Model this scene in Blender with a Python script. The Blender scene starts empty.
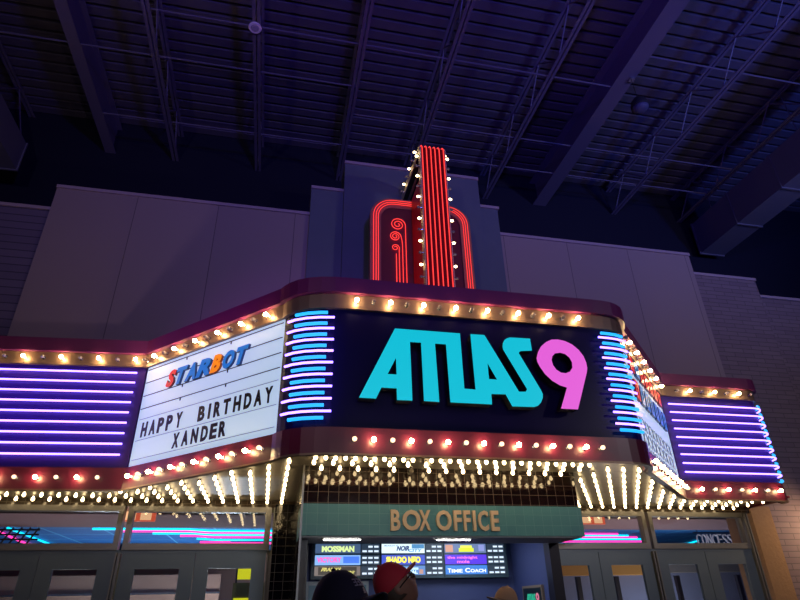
import bpy, bmesh, math, random
from mathutils import Vector, Matrix, Euler
random.seed(7)
C = bpy.context.scene.collection
SC = bpy.context.scene
PI = math.pi

# ------------------------------------------------------------------ camera, world, lights, exposure
def look_camera(yaw, pitch, roll, f_px):
    f = Vector((math.sin(yaw)*math.cos(pitch), math.cos(yaw)*math.cos(pitch), math.sin(pitch)))
    r0 = Vector((math.cos(yaw), -math.sin(yaw), 0)); u0 = r0.cross(f)
    r = math.cos(roll)*r0 + math.sin(roll)*u0
    u = -math.sin(roll)*r0 + math.cos(roll)*u0
    cam = bpy.data.cameras.new('camera'); o = bpy.data.objects.new('camera', cam); C.objects.link(o)
    m = Matrix((r, u, -f)).transposed().to_4x4(); m.translation = (0, 0, 1.5)
    o.matrix_world = m
    cam.sensor_width = 36; cam.lens = 36*f_px/800; cam.clip_start = .05
    SC.camera = o
look_camera(0.22003764, 0.49380345, -0.02224570, 569.28)
SC.view_settings.view_transform = 'Standard'
SC.view_settings.look = 'None'
SC.view_settings.exposure = 0.0
SC.view_settings.gamma = 1.0

def s2l(c):
    return tuple(((v/255)/12.92 if v/255 <= .04045 else ((v/255+.055)/1.055)**2.4) for v in c)

w = bpy.data.worlds.new('night'); SC.world = w; w.use_nodes = True
w.node_tree.nodes['Background'].inputs[0].default_value = (.10, .09, .85, 1)
w.node_tree.nodes['Background'].inputs[1].default_value = .014

def area(name, loc, target, size, power, col):
    l = bpy.data.lights.new(name, 'AREA'); l.energy = power; l.color = col; l.size = size; l.shape = 'DISK'
    o = bpy.data.objects.new(name, l); C.objects.link(o); o.location = loc
    o.rotation_euler = (Vector(target)-Vector(loc)).to_track_quat('-Z', 'Y').to_euler()
    return o
def spot(name, loc, target, power, col, ang=60, blend=.8, r=.15):
    l = bpy.data.lights.new(name, 'SPOT'); l.energy = power; l.color = col; l.spot_size = math.radians(ang)
    l.spot_blend = blend; l.shadow_soft_size = r
    o = bpy.data.objects.new(name, l); C.objects.link(o); o.location = loc
    o.rotation_euler = (Vector(target)-Vector(loc)).to_track_quat('-Z', 'Y').to_euler()
    return o
# coloured stage washes of the hall, up on the wall and ceiling
spot('blue_wash', (11, -1.5, 5.0), (9.0, 5.0, 10), 1500, (.10, .18, 1), 80, 1, .3)
spot('violet_wash', (1.5, -3.0, 5.2), (2.0, 4.6, 10), 1350, (.15, .10, 1), 100, 1, .3)
spot('pale_wash_left', (-3.5, -4.0, 5.6), (-1.5, 8, 6.0), 400, (.86, .72, .82), 70, 1, .1)
spot('low_wash', (1.3, 2.5, 1.5), (-2.6, 8, 6.6), 130, (.85, .62, .80), 44, 1, .12)
spot('pale_wash_right', (9.5, -3.0, 5.6), (6.3, 8, 5.4), 820, (.84, .74, .84), 75, 1, .2)
spot('magenta_wash', (-4.8, 1.0, 3.0), (-1.0, 6.3, 4.35), 460, (.5, .08, 1), 26, 1, .1)
spot('wall_sconce', (8.6, 7.5, 2.5), (7.9, 8.2, 2.2), 55, (1, .66, .34), 150, 1, .05)
spot('header_fill', (1.8, -3.0, 2.9), (1.8, 5.8, 1.9), 330, (.9, .93, 1), 44, 1, .5)  # added fill from behind the camera to brighten the booth header, no real fixture

# ------------------------------------------------------------------ materials
def new_mat(name):
    m = bpy.data.materials.new(name); m.use_nodes = True
    return m, m.node_tree.nodes, m.node_tree.links, m.node_tree.nodes['Principled BSDF']
def mat(name, col, rough=.5, metal=0., spec=.5, emit=None, strength=0., noise=0., nscale=8., bump=0., coat=0.):
    m, N, L, B = new_mat(name)
    c = s2l(col) if max(col) > 1 else col
    B.inputs['Base Color'].default_value = (*c, 1)
    B.inputs['Roughness'].default_value = rough; B.inputs['Metallic'].default_value = metal
    B.inputs['Specular IOR Level'].default_value = spec
    B.inputs['Coat Weight'].default_value = coat
    if noise or bump:
        tc = N.new('ShaderNodeTexCoord'); t = N.new('ShaderNodeTexNoise'); t.inputs['Scale'].default_value = nscale
        t.inputs['Detail'].default_value = 6
        L.new(tc.outputs['Object'], t.inputs['Vector'])
        if noise:
            mx = N.new('ShaderNodeMix'); mx.data_type = 'RGBA'
            mx.inputs['A'].default_value = (*[v*(1-noise) for v in c], 1)
            mx.inputs['B'].default_value = (*[min(1, v*(1+noise)) for v in c], 1)
            L.new(t.outputs['Fac'], mx.inputs['Factor']); L.new(mx.outputs['Result'], B.inputs['Base Color'])
        if bump:
            b = N.new('ShaderNodeBump'); b.inputs['Strength'].default_value = bump; b.inputs['Distance'].default_value = .02
            L.new(t.outputs['Fac'], b.inputs['Height']); L.new(b.outputs['Normal'], B.inputs['Normal'])
    if emit:
        e = s2l(emit) if max(emit) > 1.5 else emit
        B.inputs['Emission Color'].default_value = (*e, 1); B.inputs['Emission Strength'].default_value = strength
    return m
def brick_mat(name, c1, c2, mortar, bw, bh, ms, axes='XZ', offset=0., rough=.4, metal=0., bump=.3, tilt=0., spec=.5):
    m, N, L, B = new_mat(name)
    tc = N.new('ShaderNodeTexCoord'); sp = N.new('ShaderNodeSeparateXYZ'); cb = N.new('ShaderNodeCombineXYZ')
    L.new(tc.outputs['Object'], sp.inputs[0])
    L.new(sp.outputs[axes[0]], cb.inputs[0]); L.new(sp.outputs[axes[1]], cb.inputs[1])
    t = N.new('ShaderNodeTexBrick'); L.new(cb.outputs[0], t.inputs['Vector'])
    t.offset = offset; t.squash = 1; t.inputs['Scale'].default_value = 1
    t.inputs['Brick Width'].default_value = bw; t.inputs['Row Height'].default_value = bh
    t.inputs['Mortar Size'].default_value = ms; t.inputs['Mortar Smooth'].default_value = .1
    f = lambda c: (*(s2l(c) if max(c) > 1 else c), 1)
    t.inputs['Color1'].default_value = f(c1); t.inputs['Color2'].default_value = f(c2); t.inputs['Mortar'].default_value = f(mortar)
    L.new(t.outputs['Color'], B.inputs['Base Color'])
    B.inputs['Roughness'].default_value = rough; B.inputs['Metallic'].default_value = metal
    B.inputs['Specular IOR Level'].default_value = spec
    b = N.new('ShaderNodeBump'); b.inputs['Strength'].default_value = bump; b.inputs['Distance'].default_value = .004; b.invert = True
    L.new(t.outputs['Fac'], b.inputs['Height'])
    if tilt:
        n = N.new('ShaderNodeTexNoise'); n.inputs['Scale'].default_value = 14; L.new(cb.outputs[0], n.inputs['Vector'])
        b2 = N.new('ShaderNodeBump'); b2.inputs['Strength'].default_value = tilt; b2.inputs['Distance'].default_value = .01
        L.new(n.outputs['Fac'], b2.inputs['Height']); L.new(b.outputs['Normal'], b2.inputs['Normal'])
        L.new(b2.outputs['Normal'], B.inputs['Normal'])
    else:
        L.new(b.outputs['Normal'], B.inputs['Normal'])
    return m
def glow(name, col, strength):
    m, N, L, B = new_mat(name)
    c = s2l(col) if max(col) > 1.5 else col
    B.inputs['Base Color'].default_value = (.02, .02, .02, 1); B.inputs['Roughness'].default_value = .4
    B.inputs['Emission Color'].default_value = (*c, 1); B.inputs['Emission Strength'].default_value = strength
    return m
def glass_mat(name, tint=(.9, .93, .95), refl=1.0):
    m, N, L, B = new_mat(name); N.remove(B)
    tr = N.new('ShaderNodeBsdfTransparent'); tr.inputs[0].default_value = (*tint, 1)
    gl = N.new('ShaderNodeBsdfGlossy'); gl.inputs['Roughness'].default_value = .02; gl.inputs[0].default_value = (1, 1, 1, 1)
    fr = N.new('ShaderNodeFresnel'); fr.inputs[0].default_value = 1.5
    mx = N.new('ShaderNodeMixShader'); L.new(fr.outputs[0], mx.inputs[0]); L.new(tr.outputs[0], mx.inputs[1]); L.new(gl.outputs[0], mx.inputs[2])
    L.new(mx.outputs[0], N['Material Output'].inputs[0])
    return m
M = {}
M['floor'] = mat('floor_concrete', (60, 55, 58), .5, noise=.2)
M['deck'] = mat('roof_deck_metal', (92, 86, 104), .6, .0, noise=.1)
M['steel'] = mat('painted_steel', (104, 98, 122), .5)
M['dark'] = mat('black_paint', (14, 14, 36), .8)
M['duct'] = mat('galvanised_duct', (124, 122, 140), .5, .3)
M['stucco'] = brick_mat('stucco_tan', (150, 132, 134), (146, 128, 132), (92, 80, 84), 1.25, 30, .005, offset=0., rough=.85, bump=.4, tilt=.12)
M['stucco_blue'] = mat('stucco_blue', (92, 98, 114), .8, noise=.1, nscale=4, bump=.1)
M['coping'] = mat('coping_metal', (168, 148, 160), .5)
M['siding'] = brick_mat('board_siding', (105, 92, 118), (98, 86, 112), (62, 55, 80), 3.0, .125, .008, offset=.5, rough=.8)
M['brick'] = brick_mat('painted_brick', (128, 110, 118), (118, 100, 110), (96, 84, 92), .4, .085, .008, offset=.5, rough=.8)
M['tan'] = mat('tan_pilaster', (165, 128, 92), .85, noise=.15, nscale=25, bump=.3)
M['maroon'] = mat('maroon_enamel', (92, 22, 48), .38, noise=.08, nscale=3)
M['plum'] = mat('plum_enamel', (106, 34, 84), .4, noise=.08, nscale=3)
M['maroon_dark'] = mat('maroon_panel', (110, 34, 50), .5)
M['strip'] = mat('bronze_strip', (128, 104, 84), .38, .35)
M['face_black'] = mat('black_sign_face', (10, 6, 56), .35, spec=.12)
M['panel_blue'] = mat('violet_blue_panel', (54, 18, 106), .4)
M['soffit'] = brick_mat('soffit_panels', (138, 130, 118), (130, 123, 112), (74, 69, 62), 1.25, .3, .004, 'XY', rough=.4, metal=.1, bump=.1, tilt=.05)
M['tile_black'] = brick_mat('black_glazed_tile', (12, 12, 17), (16, 15, 21), (96, 96, 100), .11, .1, .003, 'YZ', rough=.09, bump=.6, tilt=.25)
M['tile_brown'] = brick_mat('brown_glazed_tile', (38, 23, 22), (33, 20, 20), (120, 112, 104), .1, .1, .0018, 'XZ', rough=.06, bump=.5, tilt=.07, spec=.8)
M['tile_teal'] = brick_mat('teal_glazed_tile', (82, 146, 148), (78, 140, 144), (112, 166, 168), .1, .1, .0016, 'XZ', rough=.45, bump=.3, tilt=.05)
M['tile_strip'] = brick_mat('dark_tile_strip', (70, 58, 48), (62, 52, 44), (120, 110, 100), .1, .1, .003, 'XZ', rough=.12, bump=.4)
M['frame'] = mat('grey_aluminium', (98, 114, 130), .42, .25)
M['frame_pale'] = mat('pale_aluminium', (128, 128, 130), .35, .4)
M['glass'] = glass_mat('clear_glass')
M['blue_wall'] = mat('blue_paint', (64, 74, 124), .6)
M['navy'] = mat('navy_tile_post', (22, 20, 34), .4)
M['white'] = mat('white_paint', (205, 205, 205), .6)
M['letter_tan'] = mat('tan_letter', (240, 208, 164), .5)
M['black_letter'] = mat('black_letter', (6, 6, 8), .4)
M['rail'] = mat('dark_rail', (30, 32, 40), .5)
M['screen_frame'] = mat('dark_screen_frame', (62, 84, 96), .45)
M['chrome'] = mat('chrome', (190, 190, 195), .2, .9)
M['plate_border'] = mat('tan_border', (150, 105, 88), .5)
M['cream'] = mat('cream_edge', (205, 190, 165), .5)
M['red_face'] = mat('red_face', (196, 8, 30), .35)
M['bulb_on'] = glow('bulb_lit', (1.0, .66, .30), 90)
M['bulb_soffit'] = glow('bulb_soffit', (1.0, .72, .36), 12)
M['bulb_dim'] = glow('bulb_dim', (1.0, .70, .42), 2.2)
M['bulb_off'] = mat('bulb_unlit', (150, 140, 130), .08, 0, .8, noise=.2, nscale=30)
M['neon_white'] = glow('neon_lilac', (.26, .14, 1.0), 6)
M['neon_cyan'] = glow('neon_cyan', (.015, .40, 1.0), 1.5)
M['neon_red'] = glow('neon_red', (1.0, .045, .04), 1.6)
M['board'] = None

# backlit white acrylic with a thin glossy skin
m, N, L, B = new_mat('backlit_acrylic')
B.inputs['Base Color'].default_value = (.42, .48, .56, 1); B.inputs['Roughness'].default_value = .32
B.inputs['Emission Color'].default_value = (*s2l((176, 200, 226)), 1); B.inputs['Emission Strength'].default_value = .85
M['board'] = m

# ------------------------------------------------------------------ mesh helpers
class MB:
    def __init__(s): s.v = []; s.f = []; s.mi = []
    def add(s, vs, fs, mi=0):
        k = len(s.v); s.v += [tuple(v) for v in vs]; s.f += [tuple(i+k for i in f) for f in fs]; s.mi += [mi]*len(fs); return s
    def box(s, a, b, mi=0):
        x0, y0, z0 = [min(a[i], b[i]) for i in range(3)]; x1, y1, z1 = [max(a[i], b[i]) for i in range(3)]
        v = [(x0,y0,z0),(x1,y0,z0),(x1,y1,z0),(x0,y1,z0),(x0,y0,z1),(x1,y0,z1),(x1,y1,z1),(x0,y1,z1)]
        return s.add(v, [(0,3,2,1),(4,5,6,7),(0,1,5,4),(1,2,6,5),(2,3,7,6),(3,0,4,7)], mi)
    def tube(s, pts, r, n=8, cap=True):
        pts = [Vector(p) for p in pts]; vs = []; fs = []
        up = None
        for i, p in enumerate(pts):
            t = (pts[min(i+1, len(pts)-1)]-pts[max(i-1, 0)]).normalized()
            if up is None: up = t.orthogonal().normalized()
            up = (up - t*up.dot(t)).normalized(); b = t.cross(up)
            for k in range(n):
                a = 2*PI*k/n; vs.append(p+(up*math.cos(a)+b*math.sin(a))*r)
        for i in range(len(pts)-1):
            for k in range(n):
                fs.append((i*n+k, i*n+(k+1) % n, (i+1)*n+(k+1) % n, (i+1)*n+k))
        if cap:
            fs.append(tuple(range(n-1, -1, -1))); fs.append(tuple((len(pts)-1)*n+k for k in range(n)))
        return s.add(vs, fs)
    def lathe(s, prof, mtx=Matrix.Identity(4), n=12):
        vs = []; fs = []
        for r, z in prof:
            for k in range(n):
                a = 2*PI*k/n; vs.append(mtx @ Vector((r*math.cos(a), r*math.sin(a), z)))
        for i in range(len(prof)-1):
            for k in range(n):
                fs.append((i*n+k, i*n+(k+1) % n, (i+1)*n+(k+1) % n, (i+1)*n+k))
        fs.append(tuple(range(n-1, -1, -1))); fs.append(tuple((len(prof)-1)*n+k for k in range(n)))
        return s.add(vs, fs)
    def wall(s, path, z0, z1, th):
        """a standing strip that follows a plan path; thickness goes behind (to the left of travel)"""
        nrm = path_normals(path); n = len(path); vs = []
        for (x, y), (nx, ny) in zip(path, nrm):
            vs += [(x, y, z0), (x, y, z1), (x-nx*th, y-ny*th, z1), (x-nx*th, y-ny*th, z0)]
        fs = []
        for i in range(n-1):
            a, b = i*4, i*4+4
            for k in range(4): fs.append((a+k, b+k, b+(k+1) % 4, a+(k+1) % 4))
        fs.append((0, 1, 2, 3)); e = (n-1)*4; fs.append((e+3, e+2, e+1, e))
        return s.add(vs, fs)
    def prism(s, poly, f0, f1):
        """poly: 2D list; f0/f1 map (u,v) to the two faces"""
        n = len(poly); vs = [f0(u, v) for u, v in poly]+[f1(u, v) for u, v in poly]
        fs = [tuple(range(n-1, -1, -1)), tuple(range(n, 2*n))]+[(k, (k+1) % n, n+(k+1) % n, n+k) for k in range(n)]
        return s.add(vs, fs)
    def mesh(s, name, mats, off=(0, 0, 0), smooth=False):
        me = bpy.data.meshes.new(name)
        me.from_pydata([(v[0]-off[0], v[1]-off[1], v[2]-off[2]) for v in s.v], [], s.f)
        for m_ in (mats if isinstance(mats, (list, tuple)) else [mats]): me.materials.append(m_)
        for p, i in zip(me.polygons, s.mi): p.material_index = i
        bm = bmesh.new(); bm.from_mesh(me); bmesh.ops.recalc_face_normals(bm, faces=bm.faces)
        bm.to_mesh(me); bm.free()
        if smooth: me.shade_smooth()
        return me
def path_normals(path):
    out = []
    for i in range(len(path)):
        a = Vector(path[max(i-1, 0)]); p = Vector(path[i]); b = Vector(path[min(i+1, len(path)-1)])
        d1 = (p-a).normalized() if i > 0 else (b-p).normalized()
        d2 = (b-p).normalized() if i < len(path)-1 else d1
        n1 = Vector((d1.y, -d1.x)); n2 = Vector((d2.y, -d2.x)); nn = (n1+n2).normalized()
        k = 1/max(.5, nn.dot(n1)); out.append((nn.x*k, nn.y*k))
    return out
def offset_path(path, d):
    return [(x+nx*d, y+ny*d) for (x, y), (nx, ny) in zip(path, path_normals(path))]
def root_of(o):
    while o.parent: o = o.parent
    return o
def wloc(o):
    v = Vector((0, 0, 0))
    while o: v += o.location; o = o.parent
    return v
def thing(name, label, cat, loc=(0, 0, 0), group=None):
    o = bpy.data.objects.new(name, None); C.objects.link(o); o.location = loc; o.empty_display_size = .1
    o['label'] = label; o['category'] = cat
    if group: o['group'] = group
    return o
def obj(name, mb, mats, parent=None, label=None, smooth=False, origin=None, kind=None):
    """coordinates in mb are world coordinates"""
    off = wloc(parent) if parent else Vector(origin or (0, 0, 0))
    me = mb.mesh(name, mats, off, smooth)
    o = bpy.data.objects.new(name, me); C.objects.link(o)
    if parent: o.parent = parent
    else: o.location = off
    if label: o['label'] = label
    if kind: o['kind'] = kind
    return o
def tag(o, label, cat, group=None, kind=None):
    o['label'] = label; o['category'] = cat
    if group: o['group'] = group
    if kind: o['kind'] = kind
    return o
def struct(name, mb, m, parent=None, label=None, smooth=False):
    o = obj(name, mb, m, parent, label, smooth)
    if not parent: o['kind'] = 'structure'
    return o
def inst(name, me, parent, world, rot=None):
    o = bpy.data.objects.new(name, me); C.objects.link(o); o.parent = parent
    o.location = Vector(world)-wloc(parent)
    if rot is not None: o.rotation_mode = 'QUATERNION'; o.rotation_quaternion = rot
    return o

def text_outline(ch, bold=0., shear=0.):
    cu = bpy.data.curves.new('t', 'FONT'); cu.body = ch; cu.size = 1; cu.offset = bold; cu.shear = shear; cu.resolution_u = 3
    o = bpy.data.objects.new('t', cu); C.objects.link(o)
    dg = bpy.context.evaluated_depsgraph_get(); me = bpy.data.meshes.new_from_object(o.evaluated_get(dg))
    bm = bmesh.new(); bm.from_mesh(me)
    bmesh.ops.remove_doubles(bm, verts=bm.verts, dist=1e-5)
    vs = [tuple(v.co[:2]) for v in bm.verts]; fs = [tuple(v.index for v in f.verts) for f in bm.faces]
    be = []
    bm.faces.ensure_lookup_table()
    for e in bm.edges:
        if len(e.link_faces) == 1:
            f = e.link_faces[0]; vi = [v.index for v in f.verts]; a, b = e.verts[0].index, e.verts[1].index
            k = vi.index(a)
            be.append((a, b) if vi[(k+1) % len(vi)] == b else (b, a))
    bm.free(); bpy.data.objects.remove(o); bpy.data.curves.remove(cu); bpy.data.meshes.remove(me)
    return vs, fs, be
_tc = {}
def glyph(mb, ch, u0, u1, v0, v1, fmap, d0, d1, bold=0., shear=0., mi_face=0, mi_side=0):
    """fits text into the box u0..u1, v0..v1; fmap(u, v, d) to world, d0 back, d1 front"""
    key = (ch, bold, shear)
    if key not in _tc: _tc[key] = text_outline(*key)
    vs, fs, be = _tc[key]
    xs = [v[0] for v in vs]; ys = [v[1] for v in vs]; ax, bx, ay, by = min(xs), max(xs), min(ys), max(ys)
    P = [(u0+(x-ax)/(bx-ax)*(u1-u0), v0+(y-ay)/(by-ay)*(v1-v0)) for x, y in vs]
    n = len(P); k = len(mb.v)
    mb.v += [tuple(fmap(u, v, d1)) for u, v in P]+[tuple(fmap(u, v, d0)) for u, v in P]
    for f in fs: mb.f.append(tuple(i+k for i in f)); mb.mi.append(mi_face)
    for f in fs: mb.f.append(tuple(i+k+n for i in reversed(f))); mb.mi.append(mi_side)
    for a, b in be: mb.f.append((b+k, a+k, a+k+n, b+k+n)); mb.mi.append(mi_side)
    return mb
def poly_holes(mb, outer, holes, fmap, d0, d1, mi_face=0, mi_side=0):
    cu = bpy.data.curves.new('p', 'CURVE'); cu.dimensions = '2D'; cu.fill_mode = 'BOTH'
    for loop in [outer]+holes:
        sp = cu.splines.new('POLY'); sp.points.add(len(loop)-1)
        for p, (u, v) in zip(sp.points, loop): p.co = (u, v, 0, 1)
        sp.use_cyclic_u = True
    o = bpy.data.objects.new('p', cu); C.objects.link(o)
    dg = bpy.context.evaluated_depsgraph_get(); me = bpy.data.meshes.new_from_object(o.evaluated_get(dg))
    P = [tuple(v.co[:2]) for v in me.vertices]; fs = [tuple(p.vertices) for p in me.polygons]
    bpy.data.objects.remove(o); bpy.data.curves.remove(cu); bpy.data.meshes.remove(me)
    n = len(P); k = len(mb.v)
    mb.v += [tuple(fmap(u, v, d1)) for u, v in P]+[tuple(fmap(u, v, d0)) for u, v in P]
    for f in fs: mb.f.append(tuple(i+k for i in f)); mb.mi.append(mi_face); mb.f.append(tuple(i+k+n for i in reversed(f))); mb.mi.append(mi_side)
    for loop in [outer]+holes:
        k = len(mb.v); m_ = len(loop)
        mb.v += [tuple(fmap(u, v, d1)) for u, v in loop]+[tuple(fmap(u, v, d0)) for u, v in loop]
        for i in range(m_): mb.f.append((k+i, k+(i+1) % m_, k+m_+(i+1) % m_, k+m_+i)); mb.mi.append(mi_side)
    return mb
def front(Y): return lambda u, v, d: (u, Y-d, v)

# ------------------------------------------------------------------ the setting
struct('floor', MB().box((-14, -12, -.2), (20, 24, 0)), M['floor'])
# corrugated roof deck, ribs along X
mb = MB(); prof = []; y = -8.0
while y < 9.6:
    prof += [(y, 10.30), (y+.155, 10.30), (y+.170, 10.37), (y+.210, 10.37)]; y += .225
vs = []; fs = []
for yy, zz in prof: vs += [(-14, yy, zz), (20, yy, zz)]
for i in range(len(prof)-1): fs.append((2*i, 2*i+1, 2*i+3, 2*i+2))
mb.add(vs, fs); mb.box((-14, -8, 10.45), (20, 9.7, 10.55))
struct('ceiling', mb, M['deck'])
struct('wall_back', MB().box((-14, 9.5, 2.8), (20, 9.7, 10.5)), mat('navy_back_paint', (4, 6, 36), .9))
# facade: stepped stucco parapets
def parapet(name, x0, x1, y0, z0, z1, m, th=.5):
    o = struct(name, MB().box((x0, y0, z0), (x1, y0+th, z1-.05)), m)
    return o
def coping(name, x0, x1, y0, z1, th=.5):
    struct(name, MB().box((x0-.005, y0-.03, z1-.055), (x1+.005, y0+th+.03, z1)), M['coping'])
parapet('wall_left', -3.70, .24, 8.0, 2.78, 7.46, M['stucco']); coping('trim_1', -3.70, .24, 8.0, 7.46)
parapet('wall_right', 3.66, 7.60, 8.0, 2.78, 7.48, M['stucco']); coping('trim_2', 3.66, 7.60, 8.0, 7.48)
parapet('wall_left_step', .24, .80, 7.92, 2.78, 7.98, M['stucco_blue']); coping('trim_3', .24, .80, 7.92, 7.98)
parapet('wall_right_step', 3.30, 3.66, 7.92, 2.78, 8.0, M['stucco_blue']); coping('trim_4', 3.30, 3.68, 7.92, 8.0)
parapet('wall_tower', .80, 3.30, 7.85, 2.78, 8.58, M['stucco_blue']); coping('trim_5', .80, 3.30, 7.85, 8.58)
parapet('wall_far_left', -9.0, -3.70, 8.06, 0, 7.06, M['siding']); coping('trim_6', -9.0, -3.70, 8.06, 7.06)
parapet('wall_brick', 7.60, 9.02, 8.06, 0, 7.09, M['brick']); coping('trim_7', 7.60, 9.02, 8.06, 7.09)
parapet('wall_far_right', 9.02, 16.0, 8.16, 0, 6.78, M['brick']); coping('trim_8', 9.02, 16.0, 8.16, 6.78)
struct('trim_9', MB().box((7.24, 7.94, 0), (7.60, 8.5, 2.76)), M['tan'])
struct('trim_10', MB().box((-3.7, 7.97, 2.66), (.3, 8.4, 2.79)).box((3.1, 7.97, 2.66), (7.24, 8.4, 2.79)), M['tile_strip'])

# ------------------------------------------------------------------ door wall and lobby
def door_set(door_no, win_no, x0, x1, left):
    """a pair of glazed door leaves under one transom window"""
    wn = thing('window_%d' % win_no, '', '', (x0, 8.0, 2.16)); del wn['label']; del wn['category']; wn['kind'] = 'structure'
    f = MB().box((x0, 7.95, 2.16), (x1, 8.07, 2.235)).box((x0, 7.95, 2.60), (x1, 8.07, 2.665))
    f.box((x0, 7.95, 2.235), (x0+.06, 8.07, 2.60)).box((x1-.06, 7.95, 2.235), (x1, 8.07, 2.60))
    obj('window_frame', f, M['frame_pale'], wn)
    obj('glass_pane', MB().box((x0+.06, 8.0, 2.235), (x1-.06, 8.006, 2.60)), M['glass'], wn)
    mid = (x0+x1)/2
    for k, (a, b) in enumerate(((x0+.015, mid-.004), (mid+.004, x1-.015))):
        d = thing('door_%d' % (door_no+k), '', '', (a, 8.0, 0)); del d['label']; del d['category']; d['kind'] = 'structure'
        st = .165
        f = MB().box((a, 7.975, .01), (a+st, 8.025, 2.125)).box((b-st, 7.975, .01), (b, 8.025, 2.125))
        f.box((a+st, 7.975, 1.955), (b-st, 8.025, 2.125)).box((a+st, 7.975, .01), (b-st, 8.025, .28))
        obj('door_frame', f, M['frame'], d)
        obj('glass_pane', MB().box((a+st, 7.996, .28), (b-st, 8.004, 1.955)), M['glass'], d)
        hx = b-.09 if k == 0 else a+.09
        obj('pull_handle', MB().tube([(hx, 7.97, .9), (hx, 7.92, .9), (hx, 7.92, 1.2), (hx, 7.97, 1.2)], .013), M['chrome'], d)
struct('trim_11', MB().box((-3.44, 7.97, 2.125), (0.06, 8.06, 2.16)).box((3.10, 7.97, 2.125), (7.14, 8.06, 2.16)), M['frame'])
for i, x in enumerate((-1.735, .03, 5.43, 7.12)):
    struct('trim_%d' % (12+i), MB().box((x-.03, 7.93, 0), (x-.012, 8.06, 2.66 if x in (.03, 7.12) else 2.13)).box((x+.012, 7.93, 0), (x+.03, 8.06, 2.66 if x in (.03, 7.12) else 2.13))
           .box((x-.012, 7.97, 0), (x+.012, 8.04, 2.13)), M['frame_pale'])
door_set(1, 1, -3.42, -1.76, True); door_set(3, 2, -1.71, 0.005, True)
door_set(5, 3, 3.72, 5.405, False); door_set(7, 4, 5.455, 7.095, False)
struct('trim_20', MB().box((.06, 7.92, 0), (.295, 8.1, 2.70)), brick_mat('black_glazed_tile_front', (12, 12, 17), (16, 15, 21), (96, 96, 100), .11, .1, .003, 'XZ', rough=.09, bump=.6, tilt=.2))
struct('trim_16', MB().box((-3.7, 7.97, 0), (-3.42, 8.06, 2.66)).box((3.18, 7.97, 0), (3.72, 8.06, 2.66)), M['frame'])
# lobby behind the glass
M['lobby_ceiling'] = mat('lobby_ceiling_plaster', (132, 104, 112), .8)
M['lobby_blue'] = brick_mat('lobby_ceiling_blue', (40, 104, 170), (36, 96, 160), (90, 170, 220), 1.1, 1.1, .02, 'XY', rough=.6, bump=0)
M['lobby_wall'] = mat('lobby_wall_tan', (150, 118, 104), .8, noise=.1, nscale=1)
M['lobby_grey'] = mat('lobby_grey', (118, 118, 142), .7)
M['orange'] = mat('ochre_bulkhead', (190, 130, 60), .7)
struct('wall_lobby_back', MB().box((-9, 19.0, 0), (16, 19.2, 4)), M['lobby_wall'])
struct('wall_lobby_left', MB().box((-9.2, 8.5, 0), (-9, 19.0, 4)), M['lobby_wall'])
struct('wall_lobby_right', MB().box((16, 8.5, 0), (16.2, 19.0, 4)), M['lobby_wall'])
struct('ceiling_lobby', MB().box((-9, 8.5, 2.80), (16, 11.2, 2.9)).box((-9, 11.2, 2.80), (16, 11.3, 3.3)), M['lobby_ceiling'])
struct('ceiling_lobby_raised', MB().box((-9, 11.3, 3.0), (16, 19.0, 3.1)), M['lobby_blue'])
struct('trim_17', MB().box((6.0, 13.5, 2.06), (9.25, 13.9, 2.40)), M['orange'])
struct('trim_21', MB().box((9.35, 13.5, 2.10), (12.8, 13.9, 2.40)), mat('grey_bulkhead', (120, 108, 100), .7))
struct('wall_lobby_screen', MB().box((4.5, 13.9, 0), (15.5, 14.1, 2.40)), M['lobby_grey'])
M['neon_pink'] = glow('lobby_pink', (1.0, .03, .30), 2.6)
M['neon_aqua'] = glow('lobby_aqua', (.0, .55, .75), 2.6)
pts_l = [('pink', [(-5.25, 13.6), (-5.46, 15.3), (-5.65, 17.6)]), ('aqua', [(-4.87, 12.9), (-5.15, 17.6)])]
runs = [('aqua', [(11.85, 15.2), (12.7, 17.7)])]
for k, yy in enumerate((13.0, 13.35, 13.75, 14.2, 14.8, 15.6)):
    runs.append(('aqua' if k % 2 == 0 else 'pink', [(-3.4+.5*k, yy), (-1.6, yy), (-1.2, yy+.25), (.7, yy+.25), (1.0, yy)]))
    runs.append(('pink' if k % 2 == 0 else 'aqua', [(4.2, yy+.35), (6.2, yy+.35), (6.6, yy+.6), (8.4+.5*k, yy+.6)]))
ORD = ['first', 'second', 'third', 'fourth', 'fifth', 'sixth', 'seventh', 'eighth']
names = {'pink': 'pink', 'aqua': 'turquoise'}
for k, (c, pl) in enumerate(pts_l+runs):
    where = 'leftmost doors' if k < 2 else 'CONCESSIONS sign' if k == 2 else '%s doors, %s strip from the glass' % ('left' if (k-3) % 2 == 0 else 'right', ORD[(k-3)//2])
    o = obj('neon_strip', MB().tube([(x, y, 2.965) for x, y in pl], .022, 6), M['neon_pink' if c == 'pink' else 'neon_aqua'], origin=(pl[0][0], pl[0][1], 2.965))
    tag(o, '%s neon strip on the lobby ceiling behind the %s' % (names[c], where), 'light', 'lobby ceiling neon strips')
for i, (x, y, e) in enumerate(((-3.0, 10.0, 32), (-1.0, 15.0, 130), (-3.8, 15.4, 60), (6.0, 15.2, 120), (6.5, 10.3, 60), (9.0, 12.6, 60))):  # unseen upward fill lamps added near the floor to brighten the lobby
    l = bpy.data.lights.new('lobby_fill', 'AREA'); l.energy = e; l.color = (1, .80, .68) if y < 12 else (.75, .85, 1); l.size = .5
    o = bpy.data.objects.new('lobby_fill', l); C.objects.link(o); o.location = (x, y, .1); o.rotation_euler = (PI, 0, 0)

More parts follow.
